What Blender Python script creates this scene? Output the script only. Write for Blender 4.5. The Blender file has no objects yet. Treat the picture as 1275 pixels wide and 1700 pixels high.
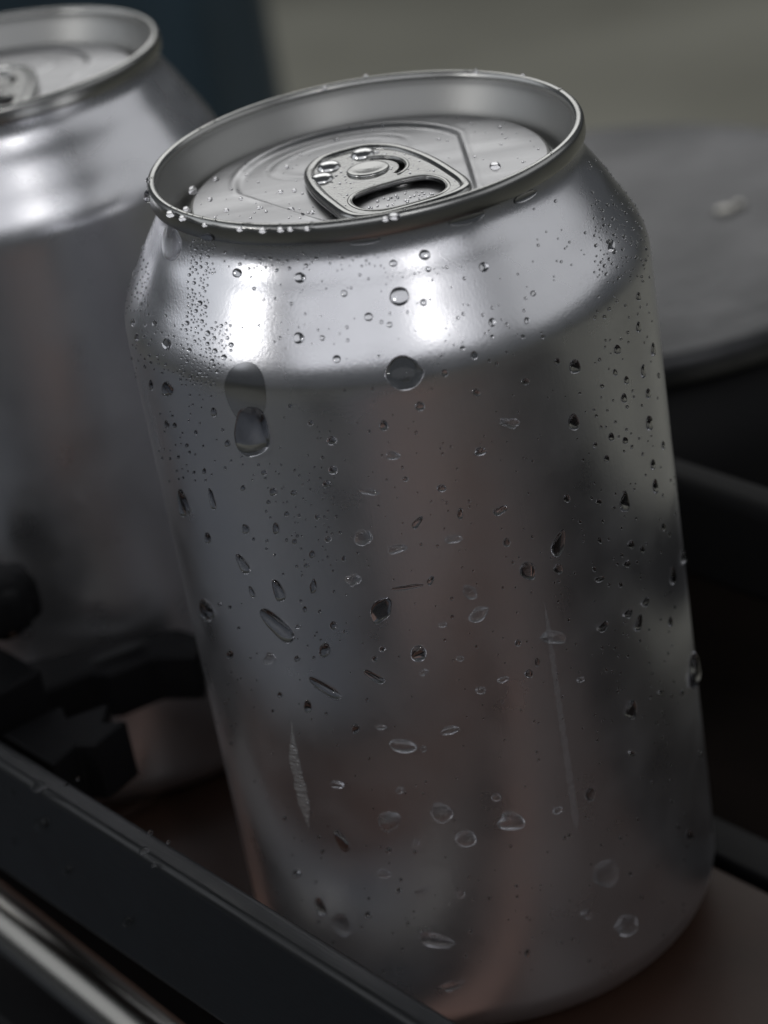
import bpy, bmesh, math, random
import numpy as np
from mathutils import Vector, Matrix
random.seed(7); RNG = np.random.default_rng(11)
S = 0.001                                   # everything below is laid out in millimetres
sc = bpy.context.scene
COL = sc.collection

# ------------------------------------------------------------------ camera
F_PX = 3743.4                               # focal length in photo pixels (photo 1275 x 1700)
EL, ROLL, YAW, PIT, DIST = 0.492586, -0.175054, -0.020306, -0.013921, 299.594
CAM = np.array([0.0, -DIST*math.cos(EL), 60 + DIST*math.sin(EL)])
e2 = EL + PIT
FW = np.array([math.sin(YAW)*math.cos(e2), math.cos(YAW)*math.cos(e2), -math.sin(e2)])
_r = np.array([math.cos(YAW), -math.sin(YAW), 0.0]); _u = np.cross(_r, FW)
RT = _r*math.cos(ROLL) + _u*math.sin(ROLL)
UP = -_r*math.sin(ROLL) + _u*math.cos(ROLL)
cd = bpy.data.cameras.new("camera"); cam = bpy.data.objects.new("camera", cd); COL.objects.link(cam)
cam.matrix_world = Matrix(((RT[0], UP[0], -FW[0], CAM[0]*S), (RT[1], UP[1], -FW[1], CAM[1]*S),
                           (RT[2], UP[2], -FW[2], CAM[2]*S), (0, 0, 0, 1)))
cd.lens = 100; cd.sensor_fit = 'HORIZONTAL'; cd.sensor_width = 1275/F_PX*100
cd.clip_start = 0.01; cd.clip_end = 60
cd.dof.use_dof = True; cd.dof.focus_distance = 0.267; cd.dof.aperture_fstop = 21
sc.camera = cam

# ------------------------------------------------------------------ world, lamps, exposure
w = bpy.data.worlds.new("World"); sc.world = w; w.use_nodes = True
bg = w.node_tree.nodes["Background"]; bg.inputs[0].default_value = (0.86, 0.93, 1.0, 1); bg.inputs[1].default_value = 0.05
sc.view_settings.view_transform = 'Standard'; sc.view_settings.look = 'None'
sc.view_settings.exposure = 0.0; sc.view_settings.gamma = 1.0
sc.cycles.use_denoising = True; sc.cycles.denoising_prefilter = 'ACCURATE'; sc.cycles.blur_glossy = 2.0; sc.cycles.caustics_reflective = False
sc.cycles.max_bounces = 14; sc.cycles.transmission_bounces = 10; sc.cycles.glossy_bounces = 8
sc.cycles.sample_clamp_indirect = 12.0
def lamp(name, d, dist, sx, sy, power, col, at=(0, 0, 0.1)):
    l = bpy.data.lights.new(name, 'AREA'); l.shape = 'RECTANGLE'; l.size = sx; l.size_y = sy
    l.energy = power; l.color = col
    o = bpy.data.objects.new(name, l); COL.objects.link(o)
    d = Vector(d).normalized(); o.location = Vector(at) + d*dist
    o.rotation_euler = (-d).to_track_quat('-Z', 'Y').to_euler()
    return o
LAMPS = [
    # hall ceiling fittings: two bright near ones, strip rows behind and beside the photographer, one bay beyond the line
    lamp("ceiling_lamp_left", (-0.845, -0.29, 0.45), 1.6, 0.10, 0.08, 1.3, (1, 0.98, 0.96)),
    lamp("ceiling_lamp_behind_camera", (0.25, -0.755, 0.605), 1.6, 0.075, 0.065, 0.65, (1, 0.98, 0.96)),
    lamp("ceiling_row_behind_camera", (-0.06, -0.79, 0.61), 2.2, 3.6, 1.2, 10, (0.95, 0.96, 1.0)),
    lamp("ceiling_row_left", (-0.88, 0.10, 0.47), 2.2, 2.4, 1.2, 6.0, (0.92, 0.95, 1.0)),
    lamp("ceiling_row_right", (0.90, -0.05, 0.43), 2.2, 2.6, 1.2, 4.2, (0.97, 0.98, 1.0)),
    lamp("ceiling_bay_beyond", (0.08, 0.84, 0.54), 4.0, 3.6, 2.4, 36, (0.98, 0.98, 0.97)),
]

# ------------------------------------------------------------------ projection helpers
def project(X):
    D = np.asarray(X, float) - CAM; z = D @ FW
    return np.stack([637.5 + F_PX*(D @ RT)/z, 850 - F_PX*(D @ UP)/z], -1), z
def pix_ray(px, py):
    v = FW + RT*(px-637.5)/F_PX - UP*(py-850)/F_PX
    return CAM, v/np.linalg.norm(v)
def at_z(px, py, z):
    c, v = pix_ray(px, py); return c + v*(z-c[2])/v[2]
UA = np.array([0.616, -0.788, 0]); VA = np.array([0.788, 0.616, 0])       # along / across the conveyor
def cv(u, v, z): return UA*u + VA*v + np.array([0, 0, z])

# ------------------------------------------------------------------ materials
def mat(name, col, rough=0.5, metal=0.0, **kw):
    m = bpy.data.materials.new(name); m.use_nodes = True
    b = m.node_tree.nodes["Principled BSDF"]
    b.inputs["Base Color"].default_value = (*col, 1); b.inputs["Roughness"].default_value = rough
    b.inputs["Metallic"].default_value = metal
    for k, v in kw.items(): b.inputs[k].default_value = v
    return m
def N(m, t, **kw):
    n = m.node_tree.nodes.new(t)
    for k, v in kw.items():
        if k in n.inputs.keys(): n.inputs[k].default_value = v
        else: setattr(n, k, v)
    return n
def bsdf(m): return m.node_tree.nodes["Principled BSDF"]
def noise_bump(m, scale_xyz, scale, strength, dist, detail=4, chain=None):
    L = m.node_tree.links
    tc = N(m, "ShaderNodeTexCoord"); mp = N(m, "ShaderNodeMapping"); mp.inputs["Scale"].default_value = scale_xyz
    nz = N(m, "ShaderNodeTexNoise"); nz.inputs["Scale"].default_value = scale; nz.inputs["Detail"].default_value = detail
    bp = N(m, "ShaderNodeBump"); bp.inputs["Strength"].default_value = strength; bp.inputs["Distance"].default_value = dist
    L.new(tc.outputs["Object"], mp.inputs[0]); L.new(mp.outputs[0], nz.inputs["Vector"]); L.new(nz.outputs["Fac"], bp.inputs["Height"])
    if chain: L.new(chain.outputs[0], bp.inputs["Normal"])
    L.new(bp.outputs[0], bsdf(m).inputs["Normal"])
    return nz, bp
def vary(m, socket, lo, hi, scale, scale_xyz=(1, 1, 1), detail=5, a=0.3, b=0.7):
    L = m.node_tree.links
    tc = N(m, "ShaderNodeTexCoord"); mp = N(m, "ShaderNodeMapping"); mp.inputs["Scale"].default_value = scale_xyz
    nz = N(m, "ShaderNodeTexNoise"); nz.inputs["Scale"].default_value = scale; nz.inputs["Detail"].default_value = detail
    cr = N(m, "ShaderNodeValToRGB")
    cr.color_ramp.elements[0].position = a; cr.color_ramp.elements[1].position = b
    f = (lambda c: (c, c, c, 1)) if not isinstance(lo, tuple) else (lambda c: (*c, 1))
    cr.color_ramp.elements[0].color = f(lo); cr.color_ramp.elements[1].color = f(hi)
    L.new(tc.outputs["Object"], mp.inputs[0]); L.new(mp.outputs[0], nz.inputs["Vector"])
    L.new(nz.outputs["Fac"], cr.inputs[0]); L.new(cr.outputs[0], bsdf(m).inputs[socket])

M_CAN = mat("misted_aluminium", (0.84, 0.84, 0.87), 0.33, 0.96, **{"Specular IOR Level": 0.2})
_, b1 = noise_bump(M_CAN, (1, 1, 0.02), 4200, 0.16, 0.00006, 3)      # drawn vertical ironing lines
noise_bump(M_CAN, (1, 1, 1), 3000, 0.15, 0.00008, 4, chain=b1)        # fine condensation mist
def can_rough(m):
    L = m.node_tree.links; tc = N(m, "ShaderNodeTexCoord"); sp = N(m, "ShaderNodeSeparateXYZ"); mr = N(m, "ShaderNodeMapRange")
    for k, v in zip(("From Min", "From Max", "To Min", "To Max"), (0.094, 0.103, 0.0, -0.06)): mr.inputs[k].default_value = v
    nz = N(m, "ShaderNodeTexNoise"); nz.inputs["Scale"].default_value = 110; nz.inputs["Detail"].default_value = 6
    m2 = N(m, "ShaderNodeMapRange"); m2.inputs["From Min"].default_value = 0.3; m2.inputs["From Max"].default_value = 0.7
    m2.inputs["To Min"].default_value = 0.26; m2.inputs["To Max"].default_value = 0.38
    ad = N(m, "ShaderNodeMath"); ad.operation = 'ADD'
    L.new(tc.outputs["Object"], sp.inputs[0]); L.new(sp.outputs["Z"], mr.inputs["Value"]); L.new(tc.outputs["Object"], nz.inputs["Vector"])
    L.new(nz.outputs["Fac"], m2.inputs["Value"]); L.new(mr.outputs[0], ad.inputs[0]); L.new(m2.outputs[0], ad.inputs[1]); L.new(ad.outputs[0], bsdf(m).inputs["Roughness"])
can_rough(M_CAN)
M_LID = mat("lid_aluminium", (0.46, 0.46, 0.47), 0.27, 1.0)
_, b2 = noise_bump(M_LID, (0.06, 1, 1), 2600, 0.22, 0.00008, 3)       # rolling lines of the sheet
noise_bump(M_LID, (1, 1, 1), 1500, 0.06, 0.0001, 3, chain=b2)
vary(M_LID, "Roughness", 0.28, 0.44, 300, (0.1, 1, 1))
M_CHUCK = mat("dull_wall_aluminium", (0.42, 0.42, 0.41), 0.42, 1.0); noise_bump(M_CHUCK, (1, 1, 0.1), 1500, 0.12, 0.0001)
M_RIM = mat("seamed_rim_aluminium", (0.52, 0.52, 0.505), 0.27, 1.0); noise_bump(M_RIM, (1, 1, 1), 900, 0.08, 0.0001)
M_TAB = mat("tab_aluminium", (0.44, 0.44, 0.43), 0.22, 1.0); noise_bump(M_TAB, (1, 1, 1), 2200, 0.2, 0.00008)
M_TRAIL = mat("wiped_wet_aluminium", (0.6, 0.6, 0.62), 0.19, 1.0)
M_GLARE = mat("glint_strip_aluminium", (0.86, 0.86, 0.87), 0.46, 1.0); noise_bump(M_GLARE, (0.5, 0.5, 2.0), 1400, 0.55, 0.0004)  # pale rough metal standing in for a lamp glint
M_BUMP = mat("glint_bump_aluminium", (0.8, 0.8, 0.8), 0.2, 1.0)  # paler than the tab, standing in for lamp glints on its bumps
M_WET = mat("wetted_aluminium", (0.68, 0.68, 0.70), 0.08, 1.0)
M_HIGHLIGHT = mat("highlight_streak_metal", (0.76, 0.76, 0.79), 0.5, 1.0); noise_bump(M_HIGHLIGHT, (1, 1, 1), 1500, 0.3, 0.0002)  # rougher metal standing in for a soft highlight
M_WATER = mat("water", (1, 1, 1), 0.0, 0.0, IOR=1.333); bsdf(M_WATER).inputs["Transmission Weight"].default_value = 1.0
M_RAIL = mat("dark_rail_plastic", (0.011, 0.0122, 0.0136), 0.46); noise_bump(M_RAIL, (1, 1, 1), 700, 0.12, 0.0001)
vary(M_RAIL, "Roughness", 0.3, 0.5, 60)
_nz, _bp = noise_bump(M_RAIL, (25, 1, 1), 2200, 0.35, 0.0001, 3)
_mp = _nz.inputs["Vector"].links[0].from_node; _mp.vector_type = 'TEXTURE'; _mp.inputs["Rotation"].default_value = (0, 0, math.atan2(-0.788, 0.616))
M_TAN = mat("tan_reflector_plastic", (0.5, 0.3, 0.235), 0.6)  # tan put in to warm and lighten the can's lower reflection
M_BLACK = mat("black_plastic", (0.006, 0.006, 0.007), 0.55, **{"Specular IOR Level": 0.22}); noise_bump(M_BLACK, (1, 1, 1), 400, 0.15, 0.0003)
M_MARK = mat("edge_highlight_grey", (0.026, 0.027, 0.029), 0.5)  # grey of the highlight put along the gate finger's edge
M_RAIL2 = mat("dull_rail_plastic", (0.008, 0.008, 0.0085), 0.75, **{"Specular IOR Level": 0.3}); noise_bump(M_RAIL2, (1, 1, 1), 500, 0.2, 0.0003)
M_CHROME = mat("polished_steel", (0.36, 0.35, 0.325), 0.24, 1.0); noise_bump(M_CHROME, (0.05, 1, 1), 900, 0.1, 0.0001)
M_CHAIN = mat("brown_chain_plastic", (0.16, 0.085, 0.058), 0.42); vary(M_CHAIN, "Base Color", (0.05, 0.027, 0.019), (0.088, 0.047, 0.033), 40)
noise_bump(M_CHAIN, (1, 1, 1), 600, 0.1, 0.0003)
M_DECK = mat("brown_deck", (0.05, 0.034, 0.027), 0.85, **{"Specular IOR Level": 0.08}); vary(M_DECK, "Base Color", (0.007, 0.005, 0.004), (0.016, 0.011, 0.009), 30)
M_SIDE = mat("blue_grey_paint", (0.06, 0.068, 0.085), 0.5); vary(M_SIDE, "Base Color", (0.065, 0.074, 0.092), (0.125, 0.14, 0.168), 9)
M_BROWN = mat("brown_reflector_paint", (0.2, 0.12, 0.09), 0.5); vary(M_BROWN, "Base Color", (0.26, 0.16, 0.125), (0.40, 0.25, 0.20), 12)  # brown meant to tint the can's reflection
M_PLATE = mat("wet_grey_steel", (0.16, 0.16, 0.165), 0.4, 0.6); vary(M_PLATE, "Base Color", (0.05, 0.051, 0.054), (0.115, 0.115, 0.12), 60)
noise_bump(M_PLATE, (1, 1, 1), 260, 0.5, 0.0006)
M_TEAL = mat("dark_teal_paint", (0.012, 0.032, 0.048), 0.5); vary(M_TEAL, "Base Color", (0.024, 0.047, 0.066), (0.036, 0.07, 0.098), 20)
M_FLOOR = mat("olive_concrete", (0.27, 0.265, 0.215), 0.6); vary(M_FLOOR, "Base Color", (0.30, 0.29, 0.24), (0.60, 0.59, 0.50), 1.3)
noise_bump(M_FLOOR, (1, 1, 1), 30, 0.3, 0.004)

# ------------------------------------------------------------------ object helpers
def link(name, me, m=None, parent=None, smooth=True):
    o = bpy.data.objects.new(name, me); COL.objects.link(o)
    if m and not me.materials: me.materials.append(m)
    if smooth: me.polygons.foreach_set('use_smooth', [True]*len(me.polygons))
    if parent: o.parent = parent
    return o
def tag(o, label, cat, group=None, kind=None):
    o['label'] = label; o['category'] = cat
    if group: o['group'] = group
    if kind: o['kind'] = kind
    return o
def struct(o): o['kind'] = 'structure'; return o
def empty(name, loc=(0, 0, 0)):
    o = bpy.data.objects.new(name, None); COL.objects.link(o); o.location = Vector(loc)*S; o.empty_display_size = 0.01
    return o
def pyd(name, v, f):
    me = bpy.data.meshes.new(name); me.from_pydata([tuple(x) for x in np.asarray(v, float)*S], [], f); me.update()
    return me
def catmull(P, n=8):
    P = np.asarray(P, float); Q = np.vstack([2*P[0]-P[1], P, 2*P[-1]-P[-2]]); out = []
    for i in range(1, len(Q)-2):
        a, b, c, d = Q[i-1:i+3]
        for t in np.linspace(0, 1, n, endpoint=False):
            out.append(0.5*((2*b)+(c-a)*t+(2*a-5*b+4*c-d)*t*t+(3*b-a-3*c+d)*t**3))
    out.append(P[-1]); return np.array(out)
def lathe(name, prof, seg=224, close_loop=False):
    prof = np.asarray(prof); n = len(prof); v = []; f = []
    for j in range(seg):
        a = 2*math.pi*j/seg; v += [(r*math.cos(a), r*math.sin(a), z) for r, z in prof]
    for j in range(seg):
        k = (j+1) % seg
        for i in range(n-1 if not close_loop else n):
            i2 = (i+1) % n
            f.append((j*n+i, k*n+i, k*n+i2, j*n+i2))
    return pyd(name, v, f)
def prism(name, poly, z0, z1, bev=0.6, seg=2, place=None):
    """polygon in (a,b) extruded from z0 to z1, bevelled; place maps (a,b,z) to mm"""
    bm = bmesh.new(); place = place or (lambda a, b, z: (a, b, z))
    lo = [bm.verts.new(Vector(place(a, b, z0))*S) for a, b in poly]
    hi = [bm.verts.new(Vector(place(a, b, z1))*S) for a, b in poly]
    n = len(poly); bm.faces.new(lo[::-1]); bm.faces.new(hi)
    for i in range(n): bm.faces.new((lo[i], lo[(i+1) % n], hi[(i+1) % n], hi[i]))
    bmesh.ops.recalc_face_normals(bm, faces=bm.faces)
    if bev: bmesh.ops.bevel(bm, geom=list(bm.edges), offset=bev*S, segments=seg, profile=0.5, affect='EDGES')
    me = bpy.data.meshes.new(name); bm.to_mesh(me); bm.free(); return me
def box_uv(name, u0, u1, v0, v1, z0, z1, bev=0.6, seg=2):
    return prism(name, [(u0, v0), (u1, v0), (u1, v1), (u0, v1)], z0, z1, bev, seg, lambda a, b, z: cv(a, b, z))
def weighted(o):
    md = o.modifiers.new("wn", 'WEIGHTED_NORMAL'); md.keep_sharp = False; return o
def tube(name, pts, r, seg=10, closed=False, flat=1.0):
    P = [np.asarray(p, float) for p in pts]; n = len(P); v = []; f = []
    for i, p in enumerate(P):
        t = (P[(i+1) % n]-P[i-1]) if closed else (P[min(i+1, n-1)]-P[max(i-1, 0)])
        t = t/np.linalg.norm(t); s = np.cross(t, (0, 0, 1.0))
        s = s/np.linalg.norm(s) if np.linalg.norm(s) > 1e-6 else np.array([1.0, 0, 0]); q = np.cross(s, t)
        rr = r[i] if hasattr(r, '__len__') else r
        v += [p + s*rr*math.cos(2*math.pi*k/seg) + q*rr*flat*math.sin(2*math.pi*k/seg) for k in range(seg)]
    for i in range(n if closed else n-1):
        j = (i+1) % n
        for k in range(seg): f.append((i*seg+k, i*seg+(k+1) % seg, j*seg+(k+1) % seg, j*seg+k))
    if not closed: f += [tuple(range(seg))[::-1], tuple((n-1)*seg+k for k in range(seg))]
    return pyd(name, v, f)

# ------------------------------------------------------------------ the setting
CH = 38.0
fl = pyd("floor", [(-9000, -6000, -900), (9000, -6000, -900), (9000, 14000, -900), (-9000, 14000, -900)], [(0, 1, 2, 3)])
struct(link("floor", fl, M_FLOOR, smooth=False))
struct(link("conveyor_bed", box_uv("conveyor_bed", -420, 300, -58, 34, -40, -9, 1), M_BLACK))
struct(link("brown_reflector", box_uv("brown_reflector", 62, 320, -235, -58.2, -60, -45, 1), M_BROWN))  # brown surface added so the can wall reflects brown
struct(link("blue_grey_reflector", box_uv("blue_grey_reflector", 62, 320, -330, -235.5, -60, -46, 1), M_SIDE))  # added beyond the brown one to keep the upper reflection cool
o = link("dark_reflection_block", box_uv("dark_reflection_block", 66, 118, -330, -100, -44.9, -30, 2, 2), M_BLACK); weighted(o)  # black block added for a dark band in the can's reflection
tag(o, "black cable duct lying on the brown drip tray outside the rail", "reflection block")
struct(link("blue_grey_reflector", box_uv("blue_grey_reflector", -420, 60, -330, -58.2, -60, -46, 1), M_SIDE))  # plate added for a bluish reflection in the can's left flank
struct(link("conveyor_deck", box_uv("conveyor_deck", -420, 300, 34.2, 92, -40, -3, 1), M_DECK))

# ------------------------------------------------------------------ conveyor chain and its edge strips
chain = empty("conveyor_chain", cv(0, 0, 0))
tag(chain, "brown plastic slat chain that the cans stand on", "conveyor chain")
pm = prism("chain_plate", [(-CH/2+0.8, -26), (CH/2-0.8, -26), (CH/2-0.8, 25), (-CH/2+0.8, 25)], -7.5, -0.02, 0.9, 3,
           lambda a, b, z: cv(a, b, z))
for k in range(-8, 6):
    o = link("chain_plate", pm, M_CHAIN, chain); o.location = Vector(UA*(k*CH-5.0))*S; weighted(o)
for v0, v1, lab in ((25.6, 33, "black plastic wear strip along the chain edge towards the grey disc"),
                    (-35, -26.6, "tan plastic wear strip along the chain edge below the wet guide rail")):
    o = link("wear_strip", box_uv("wear_strip", -330, 220, v0, v1, -8.9, 1.2, 0.8), M_BLACK if v0 > 0 else M_TAN); weighted(o)  # near strip made tan to lighten the can's reflection
    tag(o, lab, "wear strip", "wear strips along the chain")

# ------------------------------------------------------------------ guide rails, rod, gate, knob
rail = empty("guide_rail", cv(0, -47, 12)); rail_o = -Vector(cv(0, -47, 12))*S
def rail_part(name, me, m):
    o = link(name, me, m, rail); o.location = rail_o; return o
weighted(rail_part("rail_bar", box_uv("rail_bar", -420, 190, -53.2, -49.2, 17.5, 40, 1.3, 4), M_RAIL))
weighted(rail_part("reflector_strip", box_uv("reflector_strip", -415, 185, -49.0, -47.6, 18, 36.5, 0.4, 2), M_TAN))  # added strip hidden behind the rail, lightening the can's reflection
tag(rail, "dark grey wet guide rail crossing before the sharp wet can", "guide rail", "conveyor guide rails")
fr = link("guide_rail", box_uv("guide_rail", -330, 190, 48, 55, 29, 46, 2.5, 4), M_RAIL2); weighted(fr)
tag(fr, "dark guide rail behind the cans, below the grey disc", "guide rail", "conveyor guide rails")
for u in (-150, 120):
    for v0, v1, z0 in ((55.2, 63, -3), (-57, -50, -9)):
        o = link("rail_post", box_uv("rail_post", u-5, u+5, v0, v1, z0, 36 if v0 > 0 else 17.3, 0.8), M_BLACK)
        weighted(o); tag(o, "black post holding a conveyor guide rail" , "post", "posts under the guide rails")
c1, c2 = at_z(0, 1522, 2.0), at_z(222, 1700, 2.0)
d12 = (c2-c1)/np.linalg.norm(c2-c1)
ro = link("guide_rod", tube("guide_rod", [c1-d12*260, c1, c2, c2+d12*170], 4.2, 32), M_CHROME)
tag(ro, "polished steel rod running below the wet guide rail", "rod")

g = link("gate_finger", prism("gate_finger", [(-70, -47.4), (-64, -31), (-60.5, -25.5), (-57, -17), (-51, -10.5), (-47, -10), (-42, -14.0), (-47.5, -18), (-49, -25), (-52.5, -27), (-56, -47.4)], 25.5, 33.5, 0.7, 2,
         lambda a, b, z: cv(a, b, z)), M_BLACK); weighted(g)
e0, e1 = at_z(150, 1098, 34.3), at_z(246, 1064, 34.3)
gs = link("edge_highlight", tube("edge_highlight", [e0+(e1-e0)*t for t in np.linspace(0, 1, 7)], [0.2, .5, .6, .7, .8, .7, .2], 8, flat=0.6), M_MARK, g)  # highlight on the finger's edge, put in as a paler grey strip
tag(g, "black plastic gate finger pushed between the two cans", "gate finger")
cb = empty("clamp_block", cv(-47, -40, 14)); off = -Vector(cv(-47, -40, 14))*S
o = link("block", box_uv("block", -66, -46, -47.3, -37, 28, 42, 0.8, 2), M_BLACK, cb); o.location = off; weighted(o)
o = link("lug", prism("lug", [(-44, -46.6), (-43, -37), (-39.5, -38.5), (-37.5, -32.5), (-34, -36), (-31.5, -33.5), (-30, -40), (-32.5, -41.5), (-31, -46.6)], 27.6, 37, 0.5, 2, lambda a, b, z: cv(a, b, z)), M_BLACK, cb); o.location = off; weighted(o)
tag(cb, "small black notched clamp block just above the wet guide rail", "clamp")
kp = empty("adjusting_knob", cv(-57, -36, 43)); koff = -Vector(cv(-57, -36, 43))*S
kb = cv(-57.5, -35, 43.1)
def lat_at(name, prof, c, seg=40, lobes=0):
    me = lathe(name, prof, seg)
    for vv in me.vertices:
        if lobes:
            a = math.atan2(vv.co.y, vv.co.x); k = 1+0.06*math.cos(lobes*a); vv.co.x *= k; vv.co.y *= k
        vv.co += Vector(c)*S
    return me
o = link("grip", lat_at("grip", catmull([(0.01, 2), (4.4, 2), (5.4, 3), (5.5, 7), (4.6, 9), (2.6, 9.7), (0.01, 9.9)], 4), kb, 56, 8), M_BLACK, kp); o.location = koff
o = link("stem", lat_at("stem", [(0.01, 0), (2.4, 0), (2.4, 2.1), (0.01, 2.1)], kb, 24), M_CHROME, kp); o.location = koff
tag(kp, "small black rounded adjusting knob beside the blurred can", "knob")

# ------------------------------------------------------------------ grey disc and teal column in the background
dk = empty("turntable", (40, 150, 34)); doff = -Vector((40, 150, 34))*S
DP = [(0.01, 34), (58, 34), (61.5, 35), (63, 37.5), (62.8, 40), (61.5, 41), (59.5, 40.6), (57, 40), (20, 40), (0.01, 40)]
o = link("disc", lat_at("disc", DP, (40, 147, 0), 160), M_PLATE, dk); o.location = doff
o = link("dark_filler_drum", lat_at("dark_filler_drum", [(0.01, -2.9), (56, -2.9), (57, 0), (57, 33.9), (0.01, 33.9)], (40, 147, 0), 48), M_BLACK, dk); o.location = doff  # drum made up to fill the black below the disc
for px, py, r in ((1203, 347, 1.9), (1226, 338, 1.3)):  # polished domes added to give the blurred glints on the disc
    o = link("glint_dome", lat_at("glint_dome", catmull([(r+0.3, 39.9), (r+0.2, 40.5), (r*0.8, 40.9), (r*0.4, 41.0), (0.01, 41.02)], 4), at_z(px, py, 40.6)*np.array([1, 1, 0]), 32), M_CHROME, dk); o.location = doff
tag(dk, "wet grey metal turntable disc with rolled edge behind the wet can", "turntable")
tc_ = empty("machine_column", (-140, 560, -900))
cx0 = at_z(428, 120, -60)
col = prism("post", [(-330, 0), (-20, 0), (4, 60), (4, 160), (-330, 160)], -890, 160, 8, 3, lambda a, b, z: (a + cx0[0], b + cx0[1], z))
o = link("post", col, M_TEAL, tc_); o.location = -Vector((-140, 560, -900))*S; weighted(o)
o = link("foot_plate", prism("foot_plate", [(-370, -40), (60, -40), (60, 200), (-370, 200)], -899.5, -890.3, 2, 2, lambda a, b, z: (a + cx0[0], b + cx0[1], z)), M_TEAL, tc_)
o.location = -Vector((-140, 560, -900))*S
tag(tc_, "dark teal painted machine column standing behind the cans", "column")

# ------------------------------------------------------------------ the cans
H = 115.2
OUT = catmull([(24.5, 0.05), (26.2, 0.12), (28.2, 0.75), (30.4, 2.0), (32.1, 4.0), (32.95, 6.4), (33.1, 9)], 6)
SH = catmull([(33.1, 94.5), (33.1, 96.7), (32.98, 98.25), (32.45, 100), (31.45, 102), (30.1, 104.3), (28.55, 107), (27.2, 109.1), (26.35, 110.8), (26.05, 112.4), (26.1, 113.2)], 6)
WALL = np.stack([np.full(20, 33.1), np.linspace(13, 91, 20)], -1)
OUTER = np.vstack([OUT, WALL, SH])
DOME = np.array([(22.5*math.sin(a), 1.6 + 9*math.cos(a)) for a in np.linspace(0.0005, math.pi/2, 14)])
BODY = np.vstack([DOME, [(23.0, 0.8), (23.6, 0.15)], OUTER])
SEAM = catmull([(26.15, 112.75), (26.65, 112.7), (26.88, 113.0), (26.9, 114.1), (26.78, 114.8), (26.4, 115.18), (25.95, 115.15), (25.65, 114.75), (25.55, 114.2)], 5)
CHUCK = catmull([(25.55, 114.2), (25.2, 113.2), (24.0, 110.6), (23.6, 109.4), (23.2, 108.9), (22.8, 109.1), (22.6, 109.9), (22.3, 110.5), (21.9, 110.7)], 5)
A_T = np.array([0.30, -0.954]); B_T = np.array([0.954, 0.30])            # along / across the tab
def lid_h(x, y):
    a = x*A_T[0]+y*A_T[1]; b = x*B_T[0]+y*B_T[1]
    # tapered capsule: r 14.7 at a=-5.4 to r 8.6 at a=12.5
    t = np.clip((a+5.4)/17.9 + 0.34*(np.abs(b)-11)/17.9, 0, 1); ca = -5.4+17.9*t; r = 14.7-6.1*t
    sd = np.hypot(a-ca, b)-r
    k = np.clip((sd+0.55)/1.1, 0, 1); step = k*k*(3-2*k)
    h = -0.42*(1-step) + 0.12*np.exp(-(sd-0.6)**2/0.18)
    se = (np.hypot((a+11.2)/6.4, b/9.2)-1)*7.5
    h += -0.10*np.exp(-(se)**2/0.05) + 0.08*np.exp(-(se+0.9)**2/0.5)
    h += 0.35*np.exp(-(np.hypot(a, b)/2.6)**4) + 0.62*np.exp(-(np.hypot(a-11, b*0.85)/4.2)**4)  # last term: boss added to brighten the lid seen through the finger hole
    return h
def panel_z(x, y): return 110.7 + lid_h(x, y)
def panel_mesh(name, nr=110, na=256):
    v = [(0, 0, panel_z(np.array(0.0), np.array(0.0)))]; f = []
    for i in range(1, nr+1):
        r = 21.9*i/nr
        a = np.arange(na)*2*math.pi/na; x = r*np.cos(a); y = r*np.sin(a)
        z = 110.7 + lid_h(x, y)*np.clip((21.9-r)/0.6, 0, 1)
        v += list(zip(x, y, z))
    for j in range(na): f.append((0, 1+j, 1+(j+1) % na))
    for i in range(nr-1):
        for j in range(na):
            k = (j+1) % na; p = 1+i*na; q = 1+(i+1)*na
            f.append((p+j, q+j, q+k, p+k))
    return pyd(name, v, f)
def curve_plate(name, outlines, half, bev, res=3):
    cu = bpy.data.curves.new(name, 'CURVE'); cu.dimensions = '2D'; cu.fill_mode = 'BOTH'
    cu.extrude = half*S; cu.bevel_depth = bev*S; cu.bevel_resolution = res
    for pts in outlines:
        sp = cu.splines.new('POLY'); sp.points.add(len(pts)-1); sp.use_cyclic_u = True
        for p, q in zip(sp.points, pts): p.co = (q[0]*S, q[1]*S, 0, 1)
    o = bpy.data.objects.new(name, cu); COL.objects.link(o)
    bpy.context.view_layer.update()
    me = bpy.data.meshes.new_from_object(o.evaluated_get(bpy.context.evaluated_depsgraph_get()))
    bpy.data.objects.remove(o); bpy.data.curves.remove(cu); me.name = name
    return me
def smooth_closed(P, n=6):
    P = np.asarray(P, float); m = len(P); out = []
    for i in range(m):
        a, b, c, d = P[i-1], P[i], P[(i+1) % m], P[(i+2) % m]
        for t in np.linspace(0, 1, n, endpoint=False):
            out.append(0.5*((2*b)+(c-a)*t+(2*a-5*b+4*c-d)*t*t+(3*b-a-3*c+d)*t**3))
    return np.array(out)
def tab_xy(P): P = np.asarray(P, float); return P[:, :1]*A_T + P[:, 1:2]*B_T
half = [(-9.9, 0), (-9.6, 2.6), (-8.3, 4.6), (-5.6, 6.4), (-1.5, 7.5), (3.5, 8.1), (9, 8.2), (13.2, 8.0), (15.6, 7.0), (16.9, 4.8), (17.3, 2)]
T_OUT = smooth_closed(half + [(a, -b) for a, b in half[::-1] if b > 0], 5)
hh = [(6.4, 0), (6.5, 2.4), (7.3, 4.6), (9.4, 5.6), (12, 5.5), (14.0, 4.4), (14.9, 2.2)]
T_HOLE = smooth_closed(hh + [(a, -b) for a, b in hh[::-1] if b > 0], 5)
arc = lambda r, a0, a1, n: [(r*math.cos(t), r*math.sin(t)) for t in np.linspace(a0, a1, n)]
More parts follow.
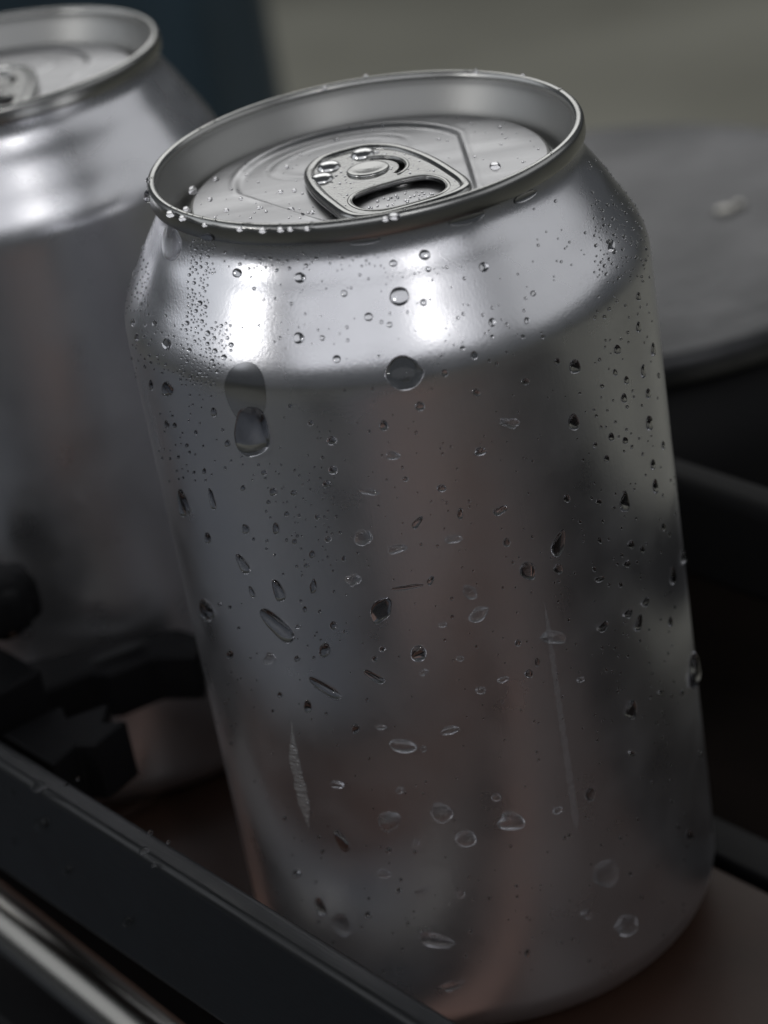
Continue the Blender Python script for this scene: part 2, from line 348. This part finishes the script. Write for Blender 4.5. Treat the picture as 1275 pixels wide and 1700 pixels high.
# C-shaped cut round the rivet island, open towards the finger hole
T_C = np.array(arc(4.7, 2.75, 0.55, 16) + arc(3.7, 0.55, 2.75, 16))
T_C2 = np.array(arc(4.5, -2.5, -3.0, 6) + arc(3.8, -3.0, -2.5, 6))
TZ = 111.2
def tilt(P, z): return [(x, y, z + 0.012*(x*A_T[0]+y*A_T[1])) for x, y in P]
def grow(P, d):
    P = np.asarray(P); t = np.roll(P, -1, 0)-np.roll(P, 1, 0); n = np.stack([t[:, 1], -t[:, 0]], -1)
    n /= np.linalg.norm(n, axis=1)[:, None]; c = P.mean(0)
    if ((P-c)*n).sum() < 0: n = -n
    return P + n*d
def build_can(loc, rz, label, group):
    root = empty("aluminium_can", loc); root.rotation_euler.z = rz
    body = link("can_body", lathe("can_body", BODY, 256), M_CAN, root)
    lid = link("lid", panel_mesh("lid"), M_LID, root)
    link("rim", lathe("rim", SEAM, 224), M_RIM, lid)
    link("chuck_wall", lathe("chuck_wall", CHUCK, 224), M_CHUCK, lid)
    pl = curve_plate("tab", [tab_xy(grow(T_OUT, -0.55)), tab_xy(T_HOLE), tab_xy(T_C)], 0.12, 0.14)
    for vv in pl.vertices: vv.co.z += (TZ*S + 0.012*(vv.co.x*A_T[0]+vv.co.y*A_T[1]))
    tab = link("tab", pl, M_TAB, root)
    link("curled_edge", tube("curled_edge", tilt(tab_xy(grow(T_OUT, -0.62)), TZ-0.08), 0.78, 12, True), M_TAB, tab)
    link("finger_ring_edge", tube("finger_ring_edge", tilt(tab_xy(grow(T_HOLE, 0.25)), TZ-0.05), 0.42, 10, True), M_TAB, tab)
    rv = link("rivet", lathe("rivet", catmull([(2.7, 110.6), (2.65, TZ+0.4), (2.3, TZ+0.65), (1.3, TZ+0.6), (0.01, TZ+0.52)], 4), 48), M_TAB, tab)
    link("rivet_island_edge", tube("rivet_island_edge", [(x, y, TZ+0.15) for x, y in tab_xy(arc(4.9, 0.4, 2.9, 22))], [0.05]+[0.3]*20+[0.05], 8), M_TAB, tab)
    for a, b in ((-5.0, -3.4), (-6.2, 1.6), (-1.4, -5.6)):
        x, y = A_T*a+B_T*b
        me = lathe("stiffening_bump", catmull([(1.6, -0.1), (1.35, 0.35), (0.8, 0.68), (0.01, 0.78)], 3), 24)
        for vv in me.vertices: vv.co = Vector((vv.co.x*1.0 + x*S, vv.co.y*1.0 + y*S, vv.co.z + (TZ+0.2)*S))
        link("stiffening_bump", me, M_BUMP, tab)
    return tag(root, label, "can", group)
can1 = build_can((0, 0, 0), 0, "plain silver can in sharp focus, covered in water droplets, tab facing up", "unprinted cans on the line")
can2 = build_can((-54.2, 67.4, 0), math.radians(-20), "plain silver blurred can standing behind the sharp droplet-covered can", "unprinted cans on the line")

# ------------------------------------------------------------------ water
class Revolved:                                  # outer skin of the sharp can: t = angle * 33.1, s = arc length upwards
    def __init__(self, prof):
        self.p = np.asarray(prof); d = np.hypot(*np.diff(self.p, axis=0).T); self.s = np.concatenate([[0], np.cumsum(d)])
        tz = np.gradient(self.p[:, 1], self.s); tr = np.gradient(self.p[:, 0], self.s)
        l = np.hypot(tz, tr); self.nr, self.nz = tz/l, -tr/l
    def pos(self, t, s, h=0.0):
        a = np.asarray(t)/33.1; s = np.clip(s, 0, self.s[-1])
        r = np.interp(s, self.s, self.p[:, 0]); z = np.interp(s, self.s, self.p[:, 1])
        nr = np.interp(s, self.s, self.nr); nz = np.interp(s, self.s, self.nz)
        r = r + nr*h
        return np.stack([r*np.cos(a), r*np.sin(a), z+nz*h], -1)
    def hit(self, px, py):
        c, v = pix_ray(px, py); k = np.linspace(190, 340, 6001); X = c + k[:, None]*v
        d = np.hypot(X[:, 0], X[:, 1]) - np.interp(X[:, 2], self.p[:, 1], self.p[:, 0], left=0, right=0)
        i = int(np.argmax(d < 0)) if (d < 0).any() else int(np.argmin(d))
        X = X[i]; return math.atan2(X[1], X[0])*33.1, float(np.interp(X[2], self.p[:, 1], self.s))
class Plane:
    def __init__(self, o, e1, e2): self.o, self.e1, self.e2 = map(lambda q: np.asarray(q, float), (o, e1, e2)); self.n = np.cross(self.e1, self.e2)
    def pos(self, t, s, h=0.0): return self.o + np.multiply.outer(t, self.e1) + np.multiply.outer(s, self.e2) + np.multiply.outer(h, self.n) * np.ones((np.size(t), 1)).reshape(np.shape(t)+(1,))
    def hit(self, px, py):
        c, v = pix_ray(px, py); X = c + v*(((self.o-c)@self.n)/(v@self.n))-self.o; return X@self.e1, X@self.e2
SKIN = Revolved(OUTER)
RAILF = Plane(cv(0, -53.2, 0), UA, (0, 0, 1))
LIDP = Plane((0, 0, 110.7), (1, 0, 0), (0, 1, 0))
def drop_grid(surf, px, py, wd, ht, ang=0.0, taper=0.0, bend=0.0, rough=0.06, hf=0.42, rings=7, seg=26, zf=None, seed=None, lean=0.0, sq=1.0, base=True):
    """verts and faces of a drop whose outline, seen from the camera, is about wd x ht photo pixels"""
    rg = np.random.default_rng(int(px*31+py*17) if seed is None else seed)
    t0, s0 = surf.hit(px, py); e = 0.02
    P0, z0 = project(surf.pos(np.array(t0), np.array(s0)))
    J = np.stack([(project(surf.pos(np.array(t0+e), np.array(s0)))[0]-P0)/e, (project(surf.pos(np.array(t0), np.array(s0+e)))[0]-P0)/e], -1)
    U, sg, Vt = np.linalg.svd(J); sg = np.maximum(sg, sg.max()*0.38); Ji = Vt.T @ np.diag(1/sg) @ U.T
    ph = np.arange(seg)*2*math.pi/seg
    rad = 1 + rough*sum(rg.normal()*np.cos(k*ph+rg.uniform(0, 6.3))/k**0.7 for k in (2, 3, 4, 5))
    ca, sa = math.cos(math.radians(ang)), math.sin(math.radians(ang))
    V = []; mm = math.sqrt(wd*ht)/2*z0/F_PX; Hm = hf*min(mm, min(wd, ht)*0.75*z0/F_PX)
    def ring(rho):
        X = 0.5*wd*rad*np.sign(np.cos(ph))*np.abs(np.cos(ph))**sq*rho; Y = 0.5*ht*rad*np.sign(np.sin(ph))*np.abs(np.sin(ph))**sq*rho
        yn = Y/(0.5*ht); X = X*(1+taper*yn) + bend*wd*(yn**2-0.5)*(1 if bend else 0)
        Y = Y + 0.10*ht*(1-rho**2)                      # weight settles downwards
        x = X*ca - Y*sa; y = X*sa + Y*ca
        q = np.stack([x, y]).T @ Ji.T
        return q[:, 0]+t0, q[:, 1]+s0
    for i in range(rings):
        rho = math.sin(0.5*math.pi*(i+1)/rings); t, s = ring(rho)
        h = Hm*((1-rho**2)**0.52) - (0.03 if i == rings-1 else 0.0)
        h = h*np.clip(1 + lean*np.sin(ph)*rho, 0.05, 3)
        V.append(surf.pos(t, s, h) if zf is None else zf(t, s, h))
    tc, s_c = ring(0.0); top = (surf.pos(tc[:1], s_c[:1], np.array([Hm])) if zf is None else zf(tc[:1], s_c[:1], np.array([Hm])))
    V = np.vstack([top]+V); F = [(0, 1+k, 1+(k+1) % seg) for k in range(seg)]
    for i in range(rings-1):
        for k in range(seg):
            F.append((1+i*seg+k, 1+(i+1)*seg+k, 1+(i+1)*seg+(k+1) % seg, 1+i*seg+(k+1) % seg))
    if base:                                            # the wiped, wetted metal under the water: no mist left on it
        n0 = len(V); B = []
        nb = 14 if max(wd, ht) > 50 else (6 if max(wd, ht) > 25 else 3)
        for rho in np.linspace(0.985/nb, 0.985, nb):
            t, s = ring(rho); h = np.full(seg, 0.014); B.append(surf.pos(t, s, h) if zf is None else zf(t, s, h))
        h = np.array([0.014]); t, s = tc[:1], s_c[:1]
        V = np.vstack([V, surf.pos(t, s, h) if zf is None else zf(t, s, h)] + B)
        F += [(n0, n0+1+k, n0+1+(k+1) % seg) for k in range(seg)]
        F += [(n0+1+i*seg+k, n0+1+(i+1)*seg+k, n0+1+(i+1)*seg+(k+1) % seg, n0+1+i*seg+(k+1) % seg) for i in range(nb-1) for k in range(seg)]
    return V, F, seg, rings
def fix(me):
    bm = bmesh.new(); bm.from_mesh(me); bmesh.ops.recalc_face_normals(bm, faces=bm.faces); bm.to_mesh(me); bm.free(); return me
def outward(V, F, ref):
    a, b, c = V[F[0][0]], V[F[0][1]], V[F[0][2]]
    return F if np.dot(np.cross(b-a, c-a), ref) > 0 else [f[::-1] for f in F]
def make_drop(surf, label, group, *a, name="water_droplet", **k):
    V, F, sg, rn = drop_grid(surf, *a, **k)
    F = outward(V, F, V[0]-V[1+(rn-1)*sg:1+rn*sg].mean(0))
    me = pyd(name, V, F); me.materials.append(M_WATER); me.materials.append(M_WET)
    nd = sg*rn; me.polygons.foreach_set('material_index', [0 if i < nd else 1 for i in range(len(F))])
    o = link(name, me)
    return tag(o, label, "water droplet", group)

MARKS = [(412, 690, "wet trail"), (671, 619, "largest droplet"), (460, 1038, "thick oval streak"), (640, 1010, "curled smear"), (915, 1080, "highlight streak"), (945, 1290, "highlight streak"),
         (498, 1285, "glint strip"), (928, 901, "leaning teardrop"), (1150, 1112, "bulging edge drop"), (284, 402, "hanging drip")]
def place(kind, q, **k):
    px, py, wd, ht = q[:4]; t, u = SKIN.hit(px, py); X = SKIN.pos(np.array(t), np.array(u)); a = math.degrees(math.atan2(X[1], X[0]))
    side = "flank by blurred can" if a < -118 else ("flank by grey disc" if a > -62 else "front")
    big = math.sqrt(wd*ht); size = "tiny" if big < 9 else ("small" if big < 14 else "large")
    hgt = "upper" if X[2] > 72 else ("middle" if X[2] > 40 else "lower")
    form = "wide" if wd > 1.3*ht else ("tall" if ht > 1.3*wd else "round")
    d, m = min((math.hypot(px-x, py-y), n) for x, y, n in MARKS); near = ", near " + m if d < 150 else ""
    if kind == 'bead': lab = "%s %s water bead on can's shoulder, %s%s" % (size, form, side, near)
    elif kind == 'drop': lab = "%s %s water droplet on can's %s, %s wall%s" % (size, form, side, hgt, near)
    elif kind == 'streak': lab = "%s slanting water streak on can's %s, %s wall%s" % (size, side, hgt, near)
    else: lab = "%s %s flat smear on can's %s, %s wall%s" % (size, form, side, hgt, near)
    make_drop(SKIN, lab, lab, *q, **k)
# (x, y, width, height[, angle]) in photo pixels: position and outline only, each lies on the can's skin
SHOULDER = [(277,571,14,20),(257,537,8,12),(394,453,16,16),(498,461,20,18),(653,437,14,12),(663,492,34,32),(571.5,487,12,12),(612,526,15,15),
 (496,561,18,20),(559,596,14,14),(647,539,10,10),(535,561,9,10),(449,429,8,8),(508,441,8,8),(525,429,7,7),(221,535,9,14),(227,560,8,14),
 (705,423,20,18),(711,447,10,10),(803,443,17,17),(703,502,12,12),(885,487,10,10),(817,535,13,15),(874.5,532,9,12),(787,590,13,15),(817,559,7,8),
 (768,578,10,8),(868,559,8,8),(901,559,8,8),(1015,408,12,20),(1010,401,8,8),(1020,418,8,8),(332,503,9,9),(345,553,9,10),(372,593,9,10)]
ROUND = [(278,645,18,26,-12),(251,639,8,18,-8),(355,684,9,16,-8),(277,704,8,14,-10),(290,706,7,10),(325,718,6,8),(310,739,6,8),(378,736,9,12),
 (482,674,8,8),(516,702,10,10),(637,706,16,16),(551,731,18,14),(738,619,12,12),(954,608,18,24),(925,600,9,12),(872,633,14,12),(791,651,14,12),
 (952,700,18,28),(797,749,20,14,-20),(1025,580,10,16),(1040,631,7,14),(1036,661,8,16),(1076,653,7,18),(1078,702,10,26),(1015,725,8,14),(1038,731,8,12),
 (1007,761,8,12),(1060,543,7,18),(1060,492,7,14),(1084,580,8,24),(1068,616,7,22),(1101,739,6,14),(697,674,18,14),(1084,771,7,18),(1088,807,8,24),
 (994,833,10,10),(1019,843,6,6),(941,827,11,14),(733,810,16,12),(841,900,12,14),(876,947,26,30),(1047,904,11,14),(1066,912,7,12),(1101,875,8,14),
 (927,944,14,18,15),(1117,956,9,32),(339,782,6,10),(403.5,810,8,10),(454,816,13,14),(439,784,10,9),(446,833,7,8),(488,818,11,10),(476,853,9,9),(497,856,7,7),
 (458,877,10,20,-8),(408,878,11,18,-20),(421,895,5,6),(489,899,8,10),(527,858,9,10),(545,895,12,10),(518,920,10,13),(509,938,10,8),(520,973,11,24),
 (553.5,1038,12,14),(539,1079,17,26),(506,1011,7,10),(531,1015,6,7),(495,1040,9,7),(493.5,1093,10,10),(511,1172,12,22,-8),(465,1153,8,10),(590.6,1209,13,16),
 (635,1077,12,10),(622,1093,10,10),(343,1012,22,40,-20),(365,1003,7,7),(345,893,9,20,-12),(382,1086,10,16),(543,803,16,12),(553,780,16,14),(673,795,10,8),
 (571,927,8,10),(695,1084,28,26),(1113,1032,6,16),(1096,1150,9,9),(1133,1150,8,10),(892,1099,8,14),(878,1118,14,14),(980.6,1318,16,22,20),
 (645,1411,10,10),(662,1478,10,10),(493,1450,14,14),(611,1519,12,12),(875.6,1583,10,14),(1145,1386,12,16),(1162,1251,8,10),(860,1067,12,10),(1048,1250,12,10)]
STREAK = [(305,835,14,48,-14),(352,828,7,38,-14),(403,936,11,38,-32),(462,980,13,40,-22),(418,982,6,20,-25),(539,1142,13,64,-57),
 (621,1123,11,40,-60),(567,1395,13,42,-32),(532,1505,12,32,-22),(996,961,8,17,65),(1041,936,8,13,30),(1072,999,8,17,28),(1043,1018,10,17,38),(1001.6,1040,10,22,40),
 (1060,1034,8,30,15),(831,847,11,26,62),(693,867,10,24,40),(764,852,9,18,8),(1048,1177,14,32,12),(715,963,9,16,30)]
SMEAR = [(587,962,26,20,0),(613,816,34,10,8),(659,911,28,16,-8),(652,756,25,13,10),(846,702,34,16,5),(752.5,895,28,13,-15),(780,983,26,20,15),
 (794,1020,36,20,-35),(735,1037,16,8,-10),(919,1058,44,20,4),(835,1128,20,9,-20),(798,1146,18,11,0),(703,1116,16,9,-15),(764,1093,14,8,-15),(747,1212,28,14,-15),
 (669,1238,46,20,5),(632,1207,18,8,5),(703,1243,11,10,0),(646,1363,36,32,-30),(733,1349,40,28,25),(773.5,1392,36,25,0),(849,1363,46,27,2),(926,1345,18,10,-20),
 (1007,1450,40,42,30),(974,1518,20,15,0),(1040,1536,42,28,-38),(824,1324,16,12,0),(724,1561,62,20,12),(638,1450,22,13,15),(569,1536,28,42,-35),(448,1093,20,18,30),
 (560,1302,24,11,10),(664,1312,13,11,0),(603,892,28,28,0),(964,1128,14,8,-25),(766,1485,15,10,0),(750,1636,40,14,-15),(700,1480,26,14,-10),(690,1400,14,10,0)]
for q in SHOULDER: place('bead', q, hf=0.62, rings=6, seg=22, rough=0.03)
for q in ROUND: place('drop', q, taper=0.10, hf=0.7, lean=0.3, rings=7, seg=24, rough=0.06)
for q in STREAK: place('streak', q, taper=0.18, sq=0.72, hf=0.9, lean=0.3, rings=7, seg=26, rough=0.05)
for q in SMEAR: place('smear', q, sq=0.95, hf=0.6, lean=0.3, base=False, rings=7, seg=32, rough=0.11)
# ones that stand out
make_drop(SKIN, "largest round droplet, dark with bright lower rim, just below the shoulder", None, 671, 619, 66, 56, 0, lean=0.3, hf=0.62, rings=12, seg=56, rough=0.05)
make_drop(SKIN, "long thick oval streak of water slanting across the side wall", None, 460, 1038, 24, 74, -46, taper=0.15, sq=0.7, hf=0.5, rings=10, seg=40, rough=0.03)
make_drop(SKIN, "bulging drop at the lower end of a dull wet trail below the shoulder", None, 418, 716, 56, 84, -12, taper=0.05, sq=0.9, hf=0.55, lean=0.4, rings=12, seg=48, rough=0.05)
V, F, sg, rn = drop_grid(SKIN, 407, 655, 68, 100, -12, taper=-0.12, sq=0.85, rings=4, seg=48, rough=0.05)
F = outward(V, F, V[0]-V[1+(rn-1)*sg:1+rn*sg].mean(0))[sg*rn:]; n0 = 1+sg*rn      # only the wiped film, no bulge
tag(link("water_trail", pyd("water_trail", V[n0:], [tuple(i-n0 for i in f) for f in F]), M_TRAIL), "dull wet trail wiped between shoulder highlight and bulging drop", "water trail")
make_drop(SKIN, "pointed teardrop with narrow dark tip near the can's side edge", None, 1037, 832, 14, 36, 3, taper=0.6, hf=0.5, rings=9, seg=32, rough=0.02)
make_drop(SKIN, "slim golden glinting teardrop leaning to one side above a smaller drop", None, 928, 901, 18, 50, 20, taper=0.45, hf=0.5, rings=9, seg=32, rough=0.04)
make_drop(SKIN, "curled smear of water joined to a long thin tail, brown inside", None, 632, 1014, 34, 44, 30, taper=-0.2, hf=0.35, rings=9, seg=40, rough=0.16)
make_drop(SKIN, "long thin water tail beside the curled brown smear", None, 676, 975, 48, 9, -10, hf=0.4, rings=7, seg=30, rough=0.1)
make_drop(SKIN, "large pale drop bulging from the can's outline against the black gap", None, 1150, 1112, 24, 62, 4, taper=0.3, hf=0.75, rings=9, seg=32, rough=0.05)
make_drop(SKIN, "small pale drop bulging from the can's outline, above a larger one", None, 1133, 924, 14, 26, 0, hf=0.75, rings=8, seg=26, rough=0.05)

# soft highlight down the can's front, put in as a slightly proud rough strip
sv = []; sf = []
for k, t in enumerate(np.linspace(0, 1, 60)):
    if t < 0.12: wv = 3*t/0.12
    else: wv = 2.5 + 2.2*t + 1.2*math.sin(k*1.7)*math.sin(k*0.31)
    tt, ss = SKIN.hit(904+t*54, 1000+t*378); hw = max(0.02, wv*1.4*0.075*(0.2 if t > 0.98 else 1))
    sv += [SKIN.pos(np.array(tt-hw), np.array(ss), 0.004), SKIN.pos(np.array(tt), np.array(ss), 0.010), SKIN.pos(np.array(tt+hw), np.array(ss), 0.004)]
    if k: sf += [(3*k-3, 3*k-2, 3*k+1, 3*k), (3*k-2, 3*k-1, 3*k+2, 3*k+1)]
sf = outward(np.array(sv), [f[::-1] for f in sf], np.array([0, -1.0, 0]))
link("highlight_streak", pyd("highlight_streak", np.array(sv), sf), M_HIGHLIGHT, can1)
# lamp glint low on the flank, put in as a pale rough strip
def joined(name, parts, m, label, cat, kind=None):
    V = []; F = []; n = 0; mi = []
    for v, f, sg, rn in parts:
        f = outward(v, f, v[0]-v[1+(rn-1)*sg:1+rn*sg].mean(0)); V.append(v); F += [tuple(i+n for i in q) for q in f]; n += len(v)
        mi += [0 if i < sg*rn else 1 for i in range(len(f))]
    me = pyd(name, np.vstack(V), F); me.materials.append(m); me.materials.append(M_WET); me.polygons.foreach_set('material_index', mi)
    return tag(link(name, me), label, cat, None, kind)
cvv = []; cff = []; NA, NB = 140, 5
for i in range(NA):
    t = i/(NA-1); x = np.interp(t, [0, .35, .7, 1], [484, 488, 502, 513]); y = 1196 + t*178
    hw = (5+8*t)*min(1, 3*t+0.05, 3.5*(1-t)+0.05)*(0.9+0.12*math.sin(i*0.17+2*math.sin(i*0.07)))
    for j in range(NB):
        b = j/(NB-1)*2-1; tt, ss = SKIN.hit(x + b*hw, y)
        cvv.append(SKIN.pos(np.array(tt), np.array(ss), 0.006 + 0.02*(1-b*b)))
for i in range(NA-1):
    for j in range(NB-1): cff.append((i*NB+j, i*NB+j+1, (i+1)*NB+j+1, (i+1)*NB+j))
cff = outward(np.array(cvv), cff, np.array([-0.4, -0.9, 0]))
link("glint_strip", pyd("glint_strip", np.array(cvv), cff), M_GLARE, can1)
# water hanging below the rim
make_drop(SKIN, "flat U-shaped drip hanging from the rim above the shoulder", None, 284, 402, 36, 66, -6, taper=-0.1, hf=0.28, base=False, rings=10, seg=40, rough=0.02, name="water_drip")
for q in ((775, 362, 64, 22, -16), (605, 400, 56, 12, -6), (872, 326, 44, 16, -26)):
    make_drop(SKIN, "curved meniscus of water caught under the can's rim", "menisci under the rim", *q, hf=0.3, rings=8, seg=36, rough=0.03, name="water_meniscus")
# rim, lid, tab, rail, disc
CREST = Plane((0, 0, 115.08), (1, 0, 0), (0, 1, 0))
RIMS = Revolved(SEAM[2:int(np.argmax(SEAM[:, 1]))])
for q in ((283, 356, 15, 13), (303, 363, 13, 11), (340, 374, 9, 8), (398, 381, 11, 9), (436, 383, 14, 10), (466, 382, 12, 10), (482, 381, 10, 8), (510, 380, 10, 8), (655, 360, 20, 12), (640, 364, 12, 9)):
    make_drop(CREST, "tiny bright water bead on the can's near rim crest", "beads on the rim crest", *q, hf=0.8, rings=5, seg=18, rough=0.04)
for q in ((790, 119, 11, 9), (775, 119, 8, 7), (608, 128, 9, 7), (868, 126, 8, 6), (930, 149, 8, 7), (540, 146, 8, 6)):
    make_drop(CREST, "tiny soft water bead on the rim's far edge", "beads on the far rim edge", *q, hf=0.9, rings=5, seg=18, rough=0.04)
make_drop(RIMS, "larger dark bead on the rim's outer side facing the blurred can", None, 246, 326, 12, 22, 0, hf=0.95, rings=7, seg=24, rough=0.03)
make_drop(RIMS, "smaller dark bead on the rim's outer side facing the blurred can", None, 247, 299, 9, 12, 0, hf=0.95, rings=6, seg=20, rough=0.03)
make_drop(RIMS, "faint flat drop on the rim's near outer side", None, 345, 394, 26, 12, 10, hf=0.3, rings=6, seg=24, rough=0.08)
on_lid = lambda t, s, h: np.stack([t, s, panel_z(t, s) + h], -1)
make_drop(LIDP, "single larger water bead on the lid between tab and far rim", None, 822, 276, 19, 14, 0, hf=0.85, rings=7, seg=26, rough=0.02, zf=on_lid)
for q in ((321.6, 317, 18, 16), (310, 349, 15, 12), (359, 298, 10, 8), (482, 343, 12, 10), (376, 349, 9, 7), (349, 331, 9, 7), (465, 313, 9, 7), (488, 311, 8, 7), (476, 272, 9, 8), (518, 347, 8, 7), (551, 352, 8, 7), (400, 330, 7, 6), (430, 345, 7, 6), (503, 356, 7, 6)):
    make_drop(LIDP, "small water bead on the lid beside the tab's mouth end", "beads on the lid", *q, hf=0.8, rings=5, seg=18, rough=0.04, zf=on_lid)
for q in ((65, 1305, 26, 17, 10), (70, 1368, 22, 20), (240, 1412, 15, 14), (112, 1445, 15, 14), (22, 1397, 10, 10), (20, 1315, 7, 11), (213, 1530, 17, 16), (250, 1382, 9, 9), (255, 1436, 9, 8), (280, 1398, 7, 7), (130, 1293, 7, 7), (110, 1303, 6, 6)):
    big = q[2] > 13
    make_drop(RAILF, ("larger" if big else "tiny") + " water droplet on the dark guide rail's face", ("larger" if big else "tiny") + " droplets on the rail", *q, hf=1.0, rings=7, seg=24, rough=0.06, base=False)
# ------------------------------------------------------------------ fine condensation nobody could count
TAKEN = [(q[0], q[1], max(q[2:4])) for q in SHOULDER+ROUND+STREAK+SMEAR] + [(671, 619, 66), (425, 715, 80), (405, 650, 80), (460, 1038, 60), (632, 1014, 44), (676, 975, 40)]
def cloud(surf, boxes, **k):
    out = []
    for (xa, xb, ya, yb, n, lo, hi, el) in boxes:
        for _ in range(n):
            for _try in range(12):
                x, y = RNG.uniform(xa, xb), RNG.uniform(ya, yb); d = lo + (hi-lo)*RNG.random()**2.2
                if all((x-a)**2+(y-b)**2 > (0.56*(d*el+c))**2 for a, b, c in TAKEN): break
            else: continue
            TAKEN.append((x, y, d*el))
            out.append(drop_grid(surf, x, y, d, d*RNG.uniform(1, el), RNG.uniform(-12, 12), hf=RNG.uniform(0.5, 0.8), rings=3, seg=10, rough=0.05, seed=int(RNG.integers(1e9)), **k))
    return out
sh = cloud(SKIN, [(314, 358, 398, 455, 55, 3, 7, 1.1), (310, 346, 455, 535, 60, 3.2, 8, 1.1), (300, 385, 535, 600, 85, 3.2, 9, 1.15), (298, 372, 600, 640, 70, 3.2, 9, 1.15),
                  (350, 640, 416, 450, 60, 2.8, 7, 1.1), (400, 900, 440, 610, 95, 2.8, 7, 1.1), (975, 1078, 262, 330, 30, 3, 6, 1.1), (985, 1078, 330, 470, 110, 3, 7, 1.2),
                  (208, 246, 412, 520, 70, 3, 8, 1.1), (212, 300, 520, 640, 40, 3, 7, 1.3), (880, 985, 330, 470, 20, 3, 6, 1.1)])
joined("condensation", sh, M_WATER, "fine beads of condensation over the sharp can's shoulder", "condensation", "stuff")
bd = cloud(SKIN, [(985, 1095, 490, 760, 55, 3, 6.5, 2.0), (985, 1125, 760, 1160, 60, 3, 6.5, 1.8), (440, 560, 770, 960, 60, 3, 6, 1.3), (262, 470, 640, 800, 50, 3, 6, 1.6),
                  (470, 985, 640, 1000, 130, 2.8, 6, 1.3), (360, 1130, 1000, 1300, 130, 2.8, 6, 1.3), (450, 1150, 1300, 1620, 110, 2.8, 7, 1.2)])
joined("condensation", bd, M_WATER, "fine scattered condensation beads over the sharp can's side wall", "condensation", "stuff")
ld = []
for _ in range(150):
    a, r = RNG.uniform(0, 6.283), 21.3*math.sqrt(RNG.random()); P, _z = project(np.array([r*math.cos(a), r*math.sin(a), 110.7]))
    d = 2.6 + 4*RNG.random()**3; ld.append(drop_grid(LIDP, P[0], P[1], d, d*0.8, hf=0.7, rings=3, seg=9, rough=0.04, zf=on_lid, seed=int(RNG.integers(1e9))))
for _ in range(60):
    a, b = RNG.uniform(7.5, 14.3), RNG.uniform(-4.4, 4.4); X = A_T*a + B_T*b; P, _z = project(np.array([X[0], X[1], 110.2])); d = 3 + 3.5*RNG.random()
    ld.append(drop_grid(LIDP, P[0], P[1], d, d*0.8, hf=0.7, rings=3, seg=9, rough=0.04, zf=on_lid, seed=int(RNG.integers(1e9))))
joined("condensation", ld, M_WATER, "fine condensation beads scattered over the wet can's lid", "condensation", "stuff")
rm = []
for _ in range(120):
    a = RNG.uniform(0, 6.283) if RNG.random() < 0.5 else RNG.uniform(-2.7, -1.3)
    P, _z = project(np.array([26.2*math.cos(a), 26.2*math.sin(a), 115.08])); d = 3 + 5*RNG.random()**2
    rm.append(drop_grid(CREST, P[0], P[1], d, d*0.8, hf=0.8, rings=3, seg=9, rough=0.04, seed=int(RNG.integers(1e9))))
joined("condensation", rm, M_WATER, "fine condensation beads along the wet can's rim crest", "condensation", "stuff")
TABP = Plane((0, 0, TZ+0.27), (1, 0, 0), (0, 1, 0)); tb = []
def inside(P, x, y):
    c = False; j = len(P)-1
    for i in range(len(P)):
        if (P[i][1] > y) != (P[j][1] > y) and x < (P[j][0]-P[i][0])*(y-P[i][1])/(P[j][1]-P[i][1])+P[i][0]: c = not c
        j = i
    return c
while len(tb) < 90:
    a, b = RNG.uniform(-9, 16.5), RNG.uniform(-7.5, 7.5)
    if not inside(grow(T_OUT, -1.2), a, b) or inside(grow(T_HOLE, 0.9), a, b) or (3.2 < math.hypot(a, b) < 5.2 and b > 0): continue
    X = A_T*a + B_T*b; P, _z = project(np.array([X[0], X[1], TZ+0.27])); d = 2.4 + 3*RNG.random()**2
    tb.append(drop_grid(TABP, P[0], P[1], d, d*0.8, hf=0.7, rings=3, seg=9, rough=0.04, seed=int(RNG.integers(1e9)),
                        zf=lambda t, s, h: np.stack([t, s, TZ+0.26+0.012*(t*A_T[0]+s*A_T[1]) + h], -1)))
joined("condensation", tb, M_WATER, "fine condensation beads sprinkled over the wet can's pull tab", "condensation", "stuff")
